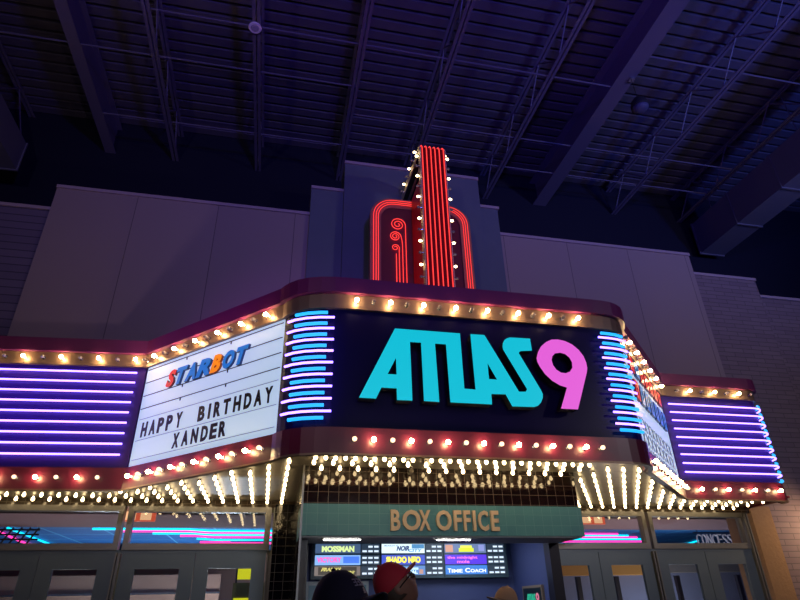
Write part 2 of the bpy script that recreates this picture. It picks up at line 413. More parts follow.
# ------------------------------------------------------------------ light bulbs
_bm = MB().lathe([(.008, .016), (.014, .028), (.020, .040), (.0225, .052), (.019, .065), (.011, .073), (.004, .075)], n=10)
BULB_ON = _bm.mesh('bulb_lit', M['bulb_on'], smooth=True)
BULB_DIM = _bm.mesh('bulb_dim', M['bulb_dim'], smooth=True)
_bs = MB(); _bs.v = [(x*.84, y*.84, z*.9) for x, y, z in _bm.v]; _bs.f = _bm.f; _bs.mi = _bm.mi
BULB_SOF = _bs.mesh('bulb_soffit', M['bulb_soffit'], smooth=True)
BULB_OFF = _bm.mesh('bulb_unlit', M['bulb_off'], smooth=True)
SOCKET = MB().lathe([(.021, -.004), (.021, .004), (.013, .006), (.012, .016)], n=8).mesh('socket', M['chrome'])
Q_DOWN = Vector((0, 0, 1)).rotation_difference(Vector((0, 0, -1)))
def bulb(parent, p, d, on=True):
    if parent.name.startswith('blade') and on: on = 3
    q = Vector((0, 0, 1)).rotation_difference(Vector(d))
    b = inst('light_bulb', {1: BULB_ON, 0: BULB_OFF, 2: BULB_DIM, 3: BULB_SOF}[int(on)], parent, p, q)
    s = bpy.data.objects.new('socket', SOCKET); C.objects.link(s); s.parent = b
    return b

# ------------------------------------------------------------------ marquee plan
PL, PA = (-1.64, 7.05), (-.04, 5.40)
PB, PR = (3.86, 5.42), (5.47, 7.03)
ARC_L = [PA, (-.005, 5.33), (.045, 5.26), (.115, 5.19), (.21, 5.135), (.33, 5.095), (.46, 5.075), (.60, 5.07)]
ARC_R = [(3.31, 5.07), (3.44, 5.075), (3.54, 5.09), (3.63, 5.125), (3.71, 5.18), (3.77, 5.245), (3.82, 5.33), PB]
FRONT = ARC_L+ARC_R
WING_L = [(-5.6, 7.34), PL]
ARC_W = [(6.98, 7.03), (7.05, 7.04), (7.11, 7.07), (7.16, 7.12), (7.19, 7.18), (7.20, 7.26)]
WING_R = [PR]+ARC_W
Z0, Z1, Z2, Z3, Z4 = 2.70, 2.94, 4.15, 4.31, 4.48

def cabinet(t, path, face_mat, face_name, cornice_path=None):
    obj('lower_band', MB().wall(path, Z0, Z1, .07), M['maroon'], t)
    obj('band_lip', MB().wall(offset_path(path, .008), Z0-.012, Z0+.006, .05), M['strip'], t)
    obj(face_name, MB().wall(offset_path(path, -.035), Z1, Z2, .05), face_mat, t)
    obj('bulb_strip', MB().wall(path, Z2, Z3, .07), M['strip'], t)
    obj('cornice', MB().wall(offset_path(cornice_path or path, .05), Z3, Z4, .14), M['plum'], t)

def subpath(path, x0, x1, off, steps=24):
    P = offset_path(path, off); S = []
    for (ax, ay), (bx, by) in zip(P[:-1], P[1:]):
        for k in range(steps):
            s = k/steps; S.append((ax+(bx-ax)*s, ay+(by-ay)*s))
    S.append(P[-1])
    Q = [p for p in S if x0 <= p[0] <= x1]
    out = [Q[0]]
    for p in Q[1:]:
        if (Vector(p)-Vector(out[-1])).length > .03: out.append(p)
    if (Vector(out[-1])-Vector(Q[-1])).length > .004: out.append(Q[-1])
    return out

# front sign cabinet
ms = thing('marquee_sign', 'wide black front sign of the marquee reading ATLAS 9 between curved neon corners', 'sign', (1.95, 5.07, Z0))
cabinet(ms, FRONT, M['face_black'], 'sign_face')
for k in range(15):
    x = .677+.1735*k
    bulb(ms, (x, 5.066, 4.228), (0, -1, 0), k % 2 == 0)
    bulb(ms, (x+.003, 5.066, 2.822), (0, -1, 0), 1 if k % 2 == 1 else 2)
L_CYAN = glow('letter_cyan', s2l((0, 190, 214)), 1.0); L_PINK = glow('letter_pink', s2l((228, 94, 216)), 1.0)
L_SIDE = mat('letter_return', (10, 12, 16), .4)
ATLAS = [(1.05,3.908),(1.717,3.906),(1.719,3.324),(1.831,3.32),(1.827,3.907),(1.976,3.908),(2.276,3.323),(2.35,3.327),(2.364,3.355),(2.163,3.756),(2.158,3.788),(2.165,3.826),(2.187,3.868),(2.217,3.89),(2.251,3.902),(2.471,3.905),(2.474,3.771),(2.353,3.758),(2.334,3.748),(2.326,3.732),(2.511,3.352),(2.524,3.312),(2.518,3.271),(2.492,3.223),(2.456,3.189),(2.412,3.175),(2.189,3.17),(2.134,3.288),(1.988,3.284),(1.984,3.18),(1.571,3.18),(1.563,3.774),(1.451,3.774),(1.463,3.178),(1.315,3.181),(1.309,3.774),(1.198,3.773),(1.204,3.179),(1.058,3.178),(1.056,3.29),(.912,3.29),(.861,3.181),(.704,3.183)]
AH = [[(1.055,3.595),(1.058,3.428),(.972,3.427)], [(1.98,3.599),(1.979,3.436),(2.061,3.435)]]
NINE = [(2.513,3.692),(2.539,3.76),(2.581,3.825),(2.645,3.879),(2.712,3.912),(2.785,3.919),(2.862,3.907),(2.936,3.874),(2.999,3.819),(3.043,3.75),(3.061,3.68),(3.061,3.618),(3.047,3.57),(2.876,3.172),(2.695,3.172),(2.797,3.393),(2.724,3.412),(2.645,3.458),(2.58,3.524),(2.537,3.596),(2.516,3.649)]
NH = [[(2.676,3.681),(2.692,3.726),(2.726,3.758),(2.783,3.77),(2.837,3.759),(2.88,3.721),(2.9,3.67),(2.894,3.612),(2.86,3.567),(2.812,3.547),(2.758,3.55),(2.712,3.579),(2.683,3.627)]]
obj('joined_letters', poly_holes(MB(), ATLAS, AH, front(4.95), -.10, 0, 0, 1), [L_CYAN, L_SIDE], ms, 'joined turquoise letters spelling ATLAS')
obj('numeral', poly_holes(MB(), NINE, NH, front(4.95), -.10, 0, 0, 1), [L_PINK, L_SIDE], ms, 'pink numeral 9')
for k in range(10):
    z = 4.08-.1185*k
    for pth in (subpath(FRONT, .085, .40, .03), subpath(FRONT, 3.36, 3.65, .03)):
        obj('neon_tube', MB().tube([(x, y, z) for x, y in pth], .017), M['neon_cyan'], ms, 'turquoise neon tube')
    if k < 9:
        for pth in (subpath(FRONT, .02, .463, .045), subpath(FRONT, 3.295, 3.675, .045)):
            obj('neon_tube', MB().tube([(x, y, z-.06) for x, y in pth], .0115), M['neon_white'], ms, 'lilac-white neon tube')

# letter boards
class Plane:
    def __init__(s, a, b):
        s.a = Vector((*a, 0)); s.t = (Vector((*b, 0))-s.a); s.L = s.t.length; s.t.normalize(); s.n = Vector((s.t.y, -s.t.x, 0))
    def __call__(s, u, v, d=0): p = s.a+s.t*u+s.n*d; return Vector((p.x, p.y, v))
SL, SR = Plane(PL, PA), Plane(PB, PR)
def board_sign(P, path, label):
    t = thing('letterboard_sign', label, 'sign', P(P.L/2, Z0))
    cabinet(t, path, M['board'], 'letter_panel')
    for k in range(12):
        bulb(t, P(.0+.189*k+.02, 4.23, .004), P.n, k % 2 == 1)
    for k in range(12):
        bulb(t, P(.157+.185*k, 2.82, .004), P.n, 1 if k % 2 == 0 else 2)
    for z in (4.113, 3.948, 3.78, 3.62):
        m_ = MB(); 
        m_.prism([(.02, z-.004), (P.L-.01, z-.004), (P.L-.01, z+.004), (.02, z+.004)], lambda u, v: P(u, v, -.037), lambda u, v: P(u, v, -.028))
        obj('letter_track', m_, M['rail'], t)
        for u in ((.75, 1.5) if z in (4.113, 3.78, 3.62) else (1.1,)):
            c_ = MB(); c_.prism([(u-.006, z-.035), (u+.006, z-.035), (u+.006, z), (u-.006, z)], lambda a, b: P(a, b, -.037), lambda a, b: P(a, b, -.026))
            obj('track_clip', c_, M['rail'], t)
    return t
M['clear_track'] = mat('pale_track', (150, 162, 186), .3)
lb = board_sign(SL, [PL, PA], 'white backlit letterboard angled left of the front sign, reading HAPPY BIRTHDAY')
for z in (3.49, 3.24, 3.02):
    obj('letter_track', MB().prism([(.03, z-.003), (SL.L-.02, z-.003), (SL.L-.02, z+.003), (.03, z+.003)], lambda u, v: SL(u, v, -.036), lambda u, v: SL(u, v, -.031)), M['clear_track'], lb)
LOGO_RED, LOGO_BLUE, LOGO_ORANGE = mat('logo_red', (208, 30, 48), .35, emit=(208, 30, 48), strength=.7), mat('logo_blue', (24, 112, 190), .35, emit=(24, 112, 190), strength=.7), mat('logo_orange', (240, 136, 20), .35, emit=(240, 136, 20), strength=.7)
LOGO_DARK = mat('logo_edge', (16, 60, 120), .4); LOGO_DR = mat('logo_edge_red', (120, 14, 30), .4); LOGO_DO = mat('logo_edge_orange', (170, 80, 10), .4)
for i, (ch, a, b) in enumerate((('S', .462, .625), ('T', .635, .83), ('A', .80, .965), ('R', 1.02, 1.21), ('B', 1.228, 1.40), ('O', 1.43, 1.61), ('T', 1.635, 1.825))):
    fa, ed = (LOGO_RED, LOGO_DR) if i == 0 else (LOGO_ORANGE, LOGO_DO) if ch == 'B' else (LOGO_BLUE, LOGO_DARK)
    if ch in 'AR': a -= .03*(ch == 'R'); b += .02
    obj('logo_letter', glyph(MB(), ch, a, b, 3.785, 3.99, SL, -.035, -.005, .055, .28, 0, 1), [fa, ed], lb,
        {'S': 'red letter S', 'B': 'orange letter B'}.get(ch, 'blue letter '+ch))
WORDS = [('HAPPY', [.167, .322, .470, .624, .790], 3.268, 3.442), ('BIRTHDAY', [1.166, 1.293, 1.417, 1.560, 1.717, 1.872, 2.019, 2.165], 3.275, 3.442), ('XANDER', [.794, .952, 1.106, 1.262, 1.401, 1.540], 3.046, 3.210)]
ORD = ['first', 'second', 'third', 'fourth', 'fifth', 'sixth', 'seventh', 'eighth']
for wd, us, z0, z1 in WORDS:
    for i, (ch, u) in enumerate(zip(wd, us)):
        hw = .016 if ch == 'I' else .052
        o = obj('sign_letter', glyph(MB(), ch, u-hw, u+hw, z0, z1, SL, -.033, -.027, .042), M['black_letter'], origin=SL(u, z0, -.033))
        tag(o, 'black letter %s, %s letter of %s on the white letterboard' % (ch, ORD[i], wd), 'letter', 'black letters on the letterboard')
rb = board_sign(SR, [PB, PR], 'white letterboard angled right of the front sign, seen almost edge-on')
LOGO_STROKE = {'r': (LOGO_RED, LOGO_DR, 'red logo shape'), 'b': (LOGO_BLUE, LOGO_DARK, 'blue logo shape')}
for row, (z0, z1, cols) in enumerate(((3.92, 4.12, 'rbrrrrr'), (3.57, 3.82, 'rbbbbbb'))):
    for i, c in enumerate(cols):
        u = .26+i*.27; f_, e_, lab = LOGO_STROKE[c]
        g = MB(); k = .05
        poly_holes(g, [(u, z0), (u+.19, z0), (u+.24, z1), (u+.05, z1)], [[(u+.085, z0+.06), (u+.13, z0+.06), (u+.155, z1-.06), (u+.11, z1-.06)]], SR, -.035, -.004, 0, 1)
        obj('logo_letter', g, [f_, e_], rb, lab)
for r in range(3):
    g = MB()
    for i in range(9):
        u = .2+i*.215; z = 3.36-.17*r
        for a, b in (((u, z-.14), (u+.14, z)), ((u, z), (u+.14, z-.14))):
            g.tube([SR(a[0], a[1], -.03), SR(b[0], b[1], -.03)], .006, 5)
    obj('letter_row', g, M['clear_track'], rb, 'pale row of clear letter carriers')

# neon wings
wl = thing('neon_wing_sign', 'blue wing panel with white neon tubes left of the letterboard', 'sign', (-3.6, 7.2, Z0), 'neon wing signs')
cabinet(wl, WING_L, M['panel_blue'], 'neon_panel')
wr = thing('neon_wing_sign', 'blue wing panel with white neon tubes at the right end of the marquee', 'sign', (6.3, 7.03, Z0), 'neon wing signs')
cabinet(wr, WING_R, M['panel_blue'], 'neon_panel')
WLN = Plane(WING_L[0], PL)
for k in range(9):
    z = 4.07-.1235*k
    obj('neon_tube', MB().tube([WLN(.3, z, .01), WLN(WLN.L-.09, z, .01)], .0115), M['neon_white'], wl)
    z = 4.02-.121*k
    obj('neon_tube', MB().tube([(x, y, z) for x, y in subpath(WING_R, 5.50, 7.22, .02)], .0115), M['neon_white'], wr)
for k in range(10):
    z = 4.065-.121*k
    obj('neon_tube', MB().tube([(x, y, z) for x, y in subpath(WING_R, 7.075, 7.26, .015)]+[(7.215, 7.9, z)], .016), M['neon_cyan'], wr, 'turquoise neon tube')
for k in range(15):
    p = WLN(WLN.L-.125-.213*k, 4.23, .004); bulb(wl, p, WLN.n, k % 2 == 0)
    p = WLN(WLN.L-.26-.213*k, 2.822, .004); bulb(wl, p, WLN.n, 1 if k % 2 == 1 else 2)
for k in range(7):
    bulb(wr, (5.72+.21*k, 7.026, 4.23), (0, -1, 0), k % 2 == 1)
    bulb(wr, (5.70+.21*k, 7.026, 2.822), (0, -1, 0), 1 if k % 2 == 0 else 2)

# soffit with rows of bulbs, roof above
ZS = 2.745
def inside(poly, x, y):
    r = False; n = len(poly)
    for i in range(n):
        (ax, ay), (bx, by) = poly[i], poly[(i+1) % n]
        if (ay > y) != (by > y) and x < (bx-ax)*(y-ay)/(by-ay)+ax: r = not r
    return r
inner = offset_path(WING_L[:1]+[PL]+ARC_L[:], -.09); 
POLY_L = [p for p in offset_path(WING_L+ARC_L, -.07) if p[0] < .29]+[(.29, 5.17), (.29, 7.97), (-5.6, 7.97)]
POLY_C = [(.29, 5.17)]+[p for p in offset_path(FRONT, -.07) if .29 < p[0] < 3.2]+[(3.2, 5.135), (3.2, 5.8), (.29, 5.8)]
POLY_R = [(3.2, 5.135)]+[p for p in offset_path(ARC_R+WING_R[0:2], -.07) if p[0] > 3.2 and p[0] < 6.95]+[(6.98, 7.1), (6.98, 7.97), (3.2, 7.97)]
def soffit(poly, label, where):
    cx = sum(p[0] for p in poly)/len(poly)
    t = thing('marquee_soffit', label, 'soffit', (cx, 6, ZS), 'marquee soffit panels')
    obj('soffit_panel', MB().prism(poly, lambda u, v: (u, v, ZS+.03), lambda u, v: (u, v, ZS)), M['soffit'], t)
    return t
sl = soffit(POLY_L, 'metal soffit studded with bulbs over the left doors', 'l')
sc = soffit(POLY_C, 'metal soffit studded with bulbs in front of the ticket booth', 'c')
sr = soffit(POLY_R, 'metal soffit studded with bulbs over the right doors', 'r')
def shrink(poly, x, y, m_=.05):
    return all(inside(poly, x+dx, y+dy) for dx, dy in ((m_, 0), (-m_, 0), (0, m_), (0, -m_)))
for k in range(10):
    y = 7.76-.2925*k
    for i in range(-15, 44):
        x = -.59+.18*i
        if x < -3.3: continue
        if shrink(POLY_L, x, y): bulb(sl, (x, y, ZS), (0, 0, -1), 3)
        elif shrink(POLY_R, x, y): bulb(sr, (x, y, ZS), (0, 0, -1), 3)
for k, y in enumerate((5.23, 5.44, 5.68)):
    n = 31 if k == 0 else 16
    for i in range(n):
        x = .36+(i*.09 if k == 0 else i*.18+(.09 if k == 2 else 0))
        if x > 3.14: continue
        bulb(sc, (x, y, ZS), (0, 0, -1), 0 if 1.28 < x < 1.40 else 3)
struct('trim_18', MB().box((6.98, 7.10, ZS), (7.19, 7.97, ZS+.03)), M['maroon_dark'])
roof = offset_path(WING_L+ARC_L+ARC_R+WING_R, -.02)+[(7.2, 7.95), (-5.6, 7.95)]
struct('marquee_roof', MB().prism(roof, lambda u, v: (u, v, 4.44), lambda u, v: (u, v, 4.40)), M['dark'])
struct('trim_19', MB().box((7.15, 7.26, 2.72), (7.2, 7.95, 4.40)), M['maroon'])

# ------------------------------------------------------------------ ticket booth
tb = thing('ticket_booth', 'tiled ticket booth under the marquee with BOX OFFICE on its teal header', 'booth', (1.74, 6.6, 0))
obj('tiled_face', MB().box((.29, 5.80, 2.385), (3.18, 5.94, ZS)), M['tile_brown'], tb, 'glossy brown tiles')
hd = obj('header', MB().box((.285, 5.77, 2.10), (3.185, 6.38, 2.385)), [M['tile_teal']], tb, 'teal tiled header')
obj('header_underside', MB().box((.30, 5.80, 2.088), (3.17, 6.38, 2.10)), M['white'], tb)
for ch, a, b in (('B', 1.146, 1.240), ('O', 1.262, 1.443), ('X', 1.428, 1.546), ('O', 1.600, 1.758), ('F', 1.782, 1.862), ('F', 1.883, 1.955), ('I', 1.980, 2.010), ('C', 2.034, 2.142), ('E', 2.170, 2.254)):
    obj('sign_letter', glyph(MB(), ch, a, b, 2.143, 2.334, front(5.77), 0, .03, .03), M['letter_tan'], tb, 'tan letter '+ch)
obj('side_wall', MB().box((.29, 5.94, 0), (.37, 7.97, ZS)), M['tile_black'], tb, 'black glazed tiles')
obj('side_wall', MB().box((3.10, 6.5, 0), (3.18, 7.97, ZS)), M['tile_black'], tb, 'black glazed tiles')
obj('corner_bead', MB().box((.282, 5.765, 0), (.30, 5.79, ZS)), M['frame_pale'], tb)
obj('inner_wall', MB().box((3.06, 6.52, 0), (3.10, 7.5, 2.3)), M['blue_wall'], tb, 'blue painted wall')
obj('inner_wall', MB().box((.37, 6.52, 0), (.41, 7.5, 2.3)), M['blue_wall'], tb, 'blue painted wall')
obj('back_wall', MB().box((.37, 7.5, 0), (3.10, 7.58, 2.34)), M['blue_wall'], tb, 'blue painted wall')
obj('inner_ceiling', MB().box((.37, 6.38, 2.30), (3.10, 7.5, 2.34)), M['white'], tb)
obj('post', MB().box((3.06, 6.38, 0), (3.18, 6.52, 2.10)), M['navy'], tb)
obj('post', MB().box((.29, 6.38, 0), (.41, 6.52, 2.10)), M['navy'], tb)
obj('counter', MB().box((.41, 6.5, .95), (3.06, 6.95, 1.02)).box((.41, 6.55, 0), (3.06, 6.65, .95)), M['navy'], tb)
M['strip_lit'] = glow('strip_lit', (1, .96, .9), 22)
for x0, x1, side_ in ((.51, .885, 'left'), (1.64, 2.0, 'right')):
    t = thing('strip_light', 'white strip light under the booth header, %s one of the two' % side_, 'light', ((x0+x1)/2, 5.93, 2.088), 'booth strip lights')
    obj('housing', MB().box((x0, 5.90, 2.080), (x1, 5.935, 2.088)), M['white'], t)
    obj('diffuser', MB().box((x0+.01, 5.903, 2.073), (x1-.01, 5.932, 2.080)), M['strip_lit'], t)

l = bpy.data.lights.new('booth_fill', 'AREA'); l.energy = 9; l.color = (.8, .88, 1); l.size = .5  # added fill under the inner ceiling, brightens the blue booth walls
o = bpy.data.objects.new('booth_fill', l); C.objects.link(o); o.location = (2.3, 6.75, 2.285)
# showtime screens
YS = 7.40
def screen_mat(c, s=1.35): return glow('screen_%d_%d_%d' % c, c, s)
S_BG = screen_mat((38, 52, 68)); S_TXT = screen_mat((205, 222, 240))
def poster(t, x0, x1, z0, z1, bg, items, lab):
    p = obj('poster_panel', MB().box((x0, YS-.006, z0), (x1, YS-.002, z1)), screen_mat(bg), t, lab)
    for it in items:
        kind = it[0]; a, b, c, d = x0+(x1-x0)*it[2], x0+(x1-x0)*it[3], z0+(z1-z0)*it[4], z0+(z1-z0)*it[5]
        if kind == 't':
            obj('title_text', glyph(MB(), it[1], a, b, c, d, front(YS-.006), 0, .002, it[7] if len(it) > 7 else .03, it[8] if len(it) > 8 else 0), screen_mat(it[6]), p)
        else:
            obj('title_panel', MB().box((a, YS-.008, c), (b, YS-.006, d)), screen_mat(it[6]), p)
Z_ROWS = ((2.072, 2.175), (1.945, 2.052), (1.832, 1.932))
COLS = ((.558, 1.098, 1.11, 1.335), (1.358, 1.893, 1.905, 2.125), (2.150, 2.687, 2.70, 2.93))
CONTENT = [
 [((62, 84, 116), [('t', 'MOSSMAN', .14, .86, .14, .80, (205, 226, 150), .06)], 'slate poster reading MOSSMAN'),
  ((126, 170, 226), [('t', 'VICTORY', .04, .58, .26, .80, (238, 96, 190), .05), ('p', '', .62, .97, .18, .86, (70, 116, 220))], 'light blue poster reading VICTORY'),
  ((110, 100, 96), [('p', '', .08, .92, .08, .92, (56, 50, 44)), ('t', 'FRANKS', .14, .58, .46, .86, (236, 226, 130), .05, .3), ('t', 'SAPPHIRE', .40, .88, .12, .50, (236, 226, 130), .05, .3)], 'dark poster with slanted yellow title')],
 [((214, 236, 244), [('t', 'MIDNIGHT IN', .06, .38, .72, .88, (80, 110, 160), .01), ('t', 'NOIR', .34, .64, .24, .80, (20, 50, 110), .05, .3), ('p', '', .70, .99, .5, .97, (70, 130, 180)), ('t', 'CITY', .62, .94, .12, .46, (50, 140, 190), .03, .2)], 'white poster reading NOIR'),
  ((66, 84, 190), [('t', 'SHADO NEO', .10, .90, .16, .84, (246, 232, 90), .07)], 'blue poster with fat yellow title'),
  ((90, 130, 190), [('p', '', .56, .84, .55, .8, (190, 226, 240)), ('t', 'CAL', .60, .82, .12, .5, (210, 240, 250), .05), ('p', '', .86, .95, .1, .6, (180, 140, 130))], 'pale blue poster')],
 [((96, 116, 160), [('p', '', .02, .2, .1, .9, (196, 140, 120)), ('p', '', .34, .70, .12, .55, (208, 226, 40)), ('p', '', .38, .66, .55, .84, (226, 236, 90)), ('p', '', .82, .96, .2, .9, (130, 140, 200))], 'dusk poster with yellow-green title'),
  ((84, 52, 214), [('t', 'the midnight', .05, .78, .48, .86, (236, 110, 220), .03), ('t', 'mole', .28, .58, .10, .46, (236, 110, 220), .03)], 'violet poster reading the midnight mole'),
  ((58, 122, 206), [('t', 'T', .05, .13, .20, .66, (245, 250, 255), .03), ('t', 'IME', .14, .40, .20, .58, (245, 250, 255), .03), ('t', 'C', .46, .58, .20, .70, (245, 250, 255), .03), ('t', 'OACH', .59, .96, .20, .58, (245, 250, 255), .03)], 'blue poster reading TIME COACH')]]
SLAB = ['showtimes screen at the left, its top poster reading MOSSMAN', 'showtimes screen in the middle, its top poster reading NOIR', 'showtimes screen at the right, its bottom poster reading TIME COACH']
EDGE = (.515, 1.345, 2.137, 2.965)
for k in range(3):
    t = thing('showtimes_screen', SLAB[k], 'screen', ((EDGE[k]+EDGE[k+1])/2, YS+.04, 1.80), 'showtimes screens')
    obj('screen_frame', MB().box((EDGE[k]+.003, YS, 1.795), (EDGE[k+1]-.003, YS+.06, 2.212)), M['screen_frame'], t)
    obj('wall_mount', MB().box((EDGE[k]+.3, YS+.06, 1.9), (EDGE[k+1]-.3, 7.5, 2.1)), M['dark'], t)
    x0, x1, x2, x3 = COLS[k]
    for r, (z0, z1) in enumerate(Z_ROWS):
        bg, items, lab = CONTENT[k][r]
        poster(t, x0, x1, z0, z1, bg, items, lab)
        p = obj('times_panel', MB().box((x2, YS-.005, z0), (x3, YS-.002, z1)), S_BG, t)
        for i in range(3):
            for j in range(2):
                if (i, j, r) in ((0, 0, 0), (0, 0, 2)): continue
                a = x2+.012+i*(x3-x2-.01)/3; zz = z1-.028-j*.05
                b = a+(x3-x2)/3-.022
                obj('times_text', MB().box((a, YS-.007, zz-.013), (b, YS-.005, zz+.008)), S_TXT, p)
# framed pictures in the booth
pf = thing('framed_poster', 'dark framed poster with turquoise and pink lettering on the blue side wall', 'poster', (3.06, 6.9, 1.2))
RW = lambda u, v, d=0: Vector((3.06-d, 7.18-u, v))
obj('poster_frame', MB().box((3.03, 6.64, 1.18), (3.06, 7.18, 1.685)), mat('worn_gilt_frame', (150, 130, 110), .4, .3), pf)
obj('poster_sheet', MB().box((3.026, 6.665, 1.205), (3.03, 7.155, 1.66)), mat('poster_black', (18, 34, 36), .3), pf)
sx = lambda L_: [((x-.704)/(2.524-.704)*.27+.10, (z-3.17)/(.74)*.11+1.49) for x, z in L_]
sn = lambda L_: [((x-2.513)/(.548)*.085+.375, (z-3.17)/(.74)*.115+1.49) for x, z in L_]
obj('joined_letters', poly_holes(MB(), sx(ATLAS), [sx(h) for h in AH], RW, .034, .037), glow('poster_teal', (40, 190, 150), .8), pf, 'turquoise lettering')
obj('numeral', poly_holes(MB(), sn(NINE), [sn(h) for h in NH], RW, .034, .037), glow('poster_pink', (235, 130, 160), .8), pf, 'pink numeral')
nb = thing('notice_board', 'pale framed notice board below the left end of the showtimes screens', 'board', (.84, 7.48, 1.1))
obj('board_frame', MB().box((.475, 7.46, 1.1), (1.21, 7.5, 1.775)), mat('pale_frame', (150, 160, 170), .4), nb)
obj('board_sheet', MB().box((.505, 7.453, 1.13), (1.18, 7.46, 1.735)), mat('teal_sheet', (90, 130, 150), .4), nb)

# ------------------------------------------------------------------ blade sign above the marquee
bs = thing('blade_sign', 'tall red neon blade with rounded back plate rising above the marquee', 'sign', (2.01, 7.0, 4.44))
def arch(x0, x1, z0, z1, r, n=8):
    P = [(x0, z0), (x0, z1-r)]
    P += [(x0+r-r*math.cos(a), z1-r+r*math.sin(a)) for a in [PI/2*k/n for k in range(1, n+1)]]
    P += [(x1-r+r*math.sin(a), z1-r+r*math.cos(a)) for a in [PI/2*k/n for k in range(0, n+1)]]
    P += [(x1, z0)]
    return P
def dedupe(P):
    out = [P[0]]
    for p in P[1:]:
        if (Vector(p)-Vector(out[-1])).length > 1e-4: out.append(p)
    return out
F = front(7.30)
obj('back_plate', MB().prism(dedupe(arch(1.185, 2.84, 4.44, 7.40, .36)), lambda u, v: F(u, v, -.12), lambda u, v: F(u, v, -.02)), M['maroon_dark'], bs)
outer = dedupe(arch(1.175, 2.85, 4.44, 7.415, .37)); innr = dedupe(arch(1.35, 2.675, 4.44, 7.225, .22))
g = MB(); n = len(outer)
for k in range(n-1):
    a, b, c, d = outer[k], outer[k+1], innr[min(k+1, len(innr)-1)], innr[min(k, len(innr)-1)]
    q = [a, b, c, d]
    g.add([F(u, v, 0) for u, v in q]+[F(u, v, -.13) for u, v in q], [(0, 1, 2, 3), (7, 6, 5, 4), (0, 4, 5, 1), (2, 6, 7, 3)])
obj('plate_border', g, M['plate_border'], bs)
for d_ in (.052, .092, .128):
    P = dedupe(arch(1.175+d_, 2.85-d_, 4.46, 7.415-d_, .37-d_*.8, 10))
    obj('neon_tube', MB().tube([F(u, v, .022) for u, v in P], .0055, 6), M['neon_red'], bs)
for cz, r, tx in ((6.90, .125, 1.748), (6.665, .095, 1.692), (6.452, .062, 1.637)):
    cx = 1.60 if r > .1 else 1.585
    cx = tx-r if r > .1 else 1.578
    sp = []
    turns = 2.2 if r > .07 else 1.4
    for k in range(40):
        a = k/39*turns*2*PI; rr = .018+(r-.018)*k/39
        ang = -a+turns*2*PI
        sp.append((cx+rr*math.cos(ang), cz+rr*math.sin(ang)))
    if r > .1: sp += [(tx, cz-.1), (tx, 4.46)]
    elif r > .07: sp += [(cx+r+.012, cz-.06), (tx, cz-.15), (tx, 4.46)]
    if r > .07: obj('neon_tube', MB().tube([F(u, v, .005) for u, v in sp], .0065, 6), M['neon_red'], bs)
    else:
        obj('neon_tube', MB().tube([F(u, v, .005) for u, v in sp], .0065, 6), M['neon_red'], bs)
for x, zt in ((1.637, 6.45), (1.59, 6.34)):
    obj('neon_tube', MB().tube([F(x, zt, .005), F(x, 4.46, .005)], .0065, 6), M['neon_red'], bs)
# the blade: ribbon up the front, over the top and back to the wall
X0, X1 = 1.83, 2.245
def ribbon_path(off, y1=7.85):
    P = [(6.52-off, 4.44)]; r = .12+off; cy, cz = 6.64, 7.83
    P += [(cy-r*math.cos(a), cz+r*math.sin(a)) for a in [PI/2*k/8 for k in range(9)]]
    P += [(y1, cz+r)]
    return P
def ribbon(mb, o0, o1, x0, x1, y1=7.85):
    A, B = ribbon_path(o1, y1), ribbon_path(o0, y1); n = len(A); vs = []; fs = []
    for (ya, za), (yb, zb) in zip(A, B): vs += [(x0, ya, za), (x1, ya, za), (x1, yb, zb), (x0, yb, zb)]
    for i in range(n-1):
        for k in range(4): fs.append((4*i+k, 4*i+4+k, 4*i+4+(k+1) % 4, 4*i+(k+1) % 4))
    fs += [(0, 1, 2, 3), tuple(4*(n-1)+k for k in (3, 2, 1, 0))]
    return mb.add(vs, fs)
obj('blade_body', ribbon(MB(), -.11, -.012, X0+.012, X1-.012), M['dark'], bs, 'black inner channel')
obj('blade_face', ribbon(MB(), -.012, 0, X0+.012, X1-.012), mat('blade_red', (104, 4, 14), .35), bs, 'dark red enamel face')
for x0, x1 in ((X0, X0+.012), (X1-.012, X1)):
    obj('blade_edge', ribbon(MB(), -.12, .012, x0, x1), M['cream'], bs, 'cream edge')
for k in range(6):
    x = X0+.035+k*(X1-X0-.07)/5
    obj('neon_tube', MB().tube([(x, y, z) for y, z in ribbon_path(.018, 7.2)], .0075, 6), M['neon_red'], bs)
obj('side_panel', MB().box((X0+.03, 6.64, 4.44), (X0+.05, 7.29, 7.40)), M['red_face'], bs, 'red side panel')
obj('side_panel', MB().box((X1-.05, 6.64, 4.44), (X1-.03, 7.29, 7.40)), M['red_face'], bs, 'red side panel')
obj('brace_rod', MB().tube([(X0+.05, 6.63, 7.62), (X0+.05, 7.86, 7.62)], .02), M['steel'], bs)
for k in range(16):
    z = 7.72-.2*k
    bulb(bs, (X0, 6.57, z), (-1, 0, 0), k % 2 == 0)
    bulb(bs, (X1, 6.57, z+.02), (1, 0, 0), k % 2 == 0)
for k in range(6):
    bulb(bs, (X0, 6.68+.2*k, 7.90), (-1, 0, 0), k % 2 == 0)
    bulb(bs, (X1, 6.68+.2*k, 7.90), (1, 0, 0), k % 2 == 0)

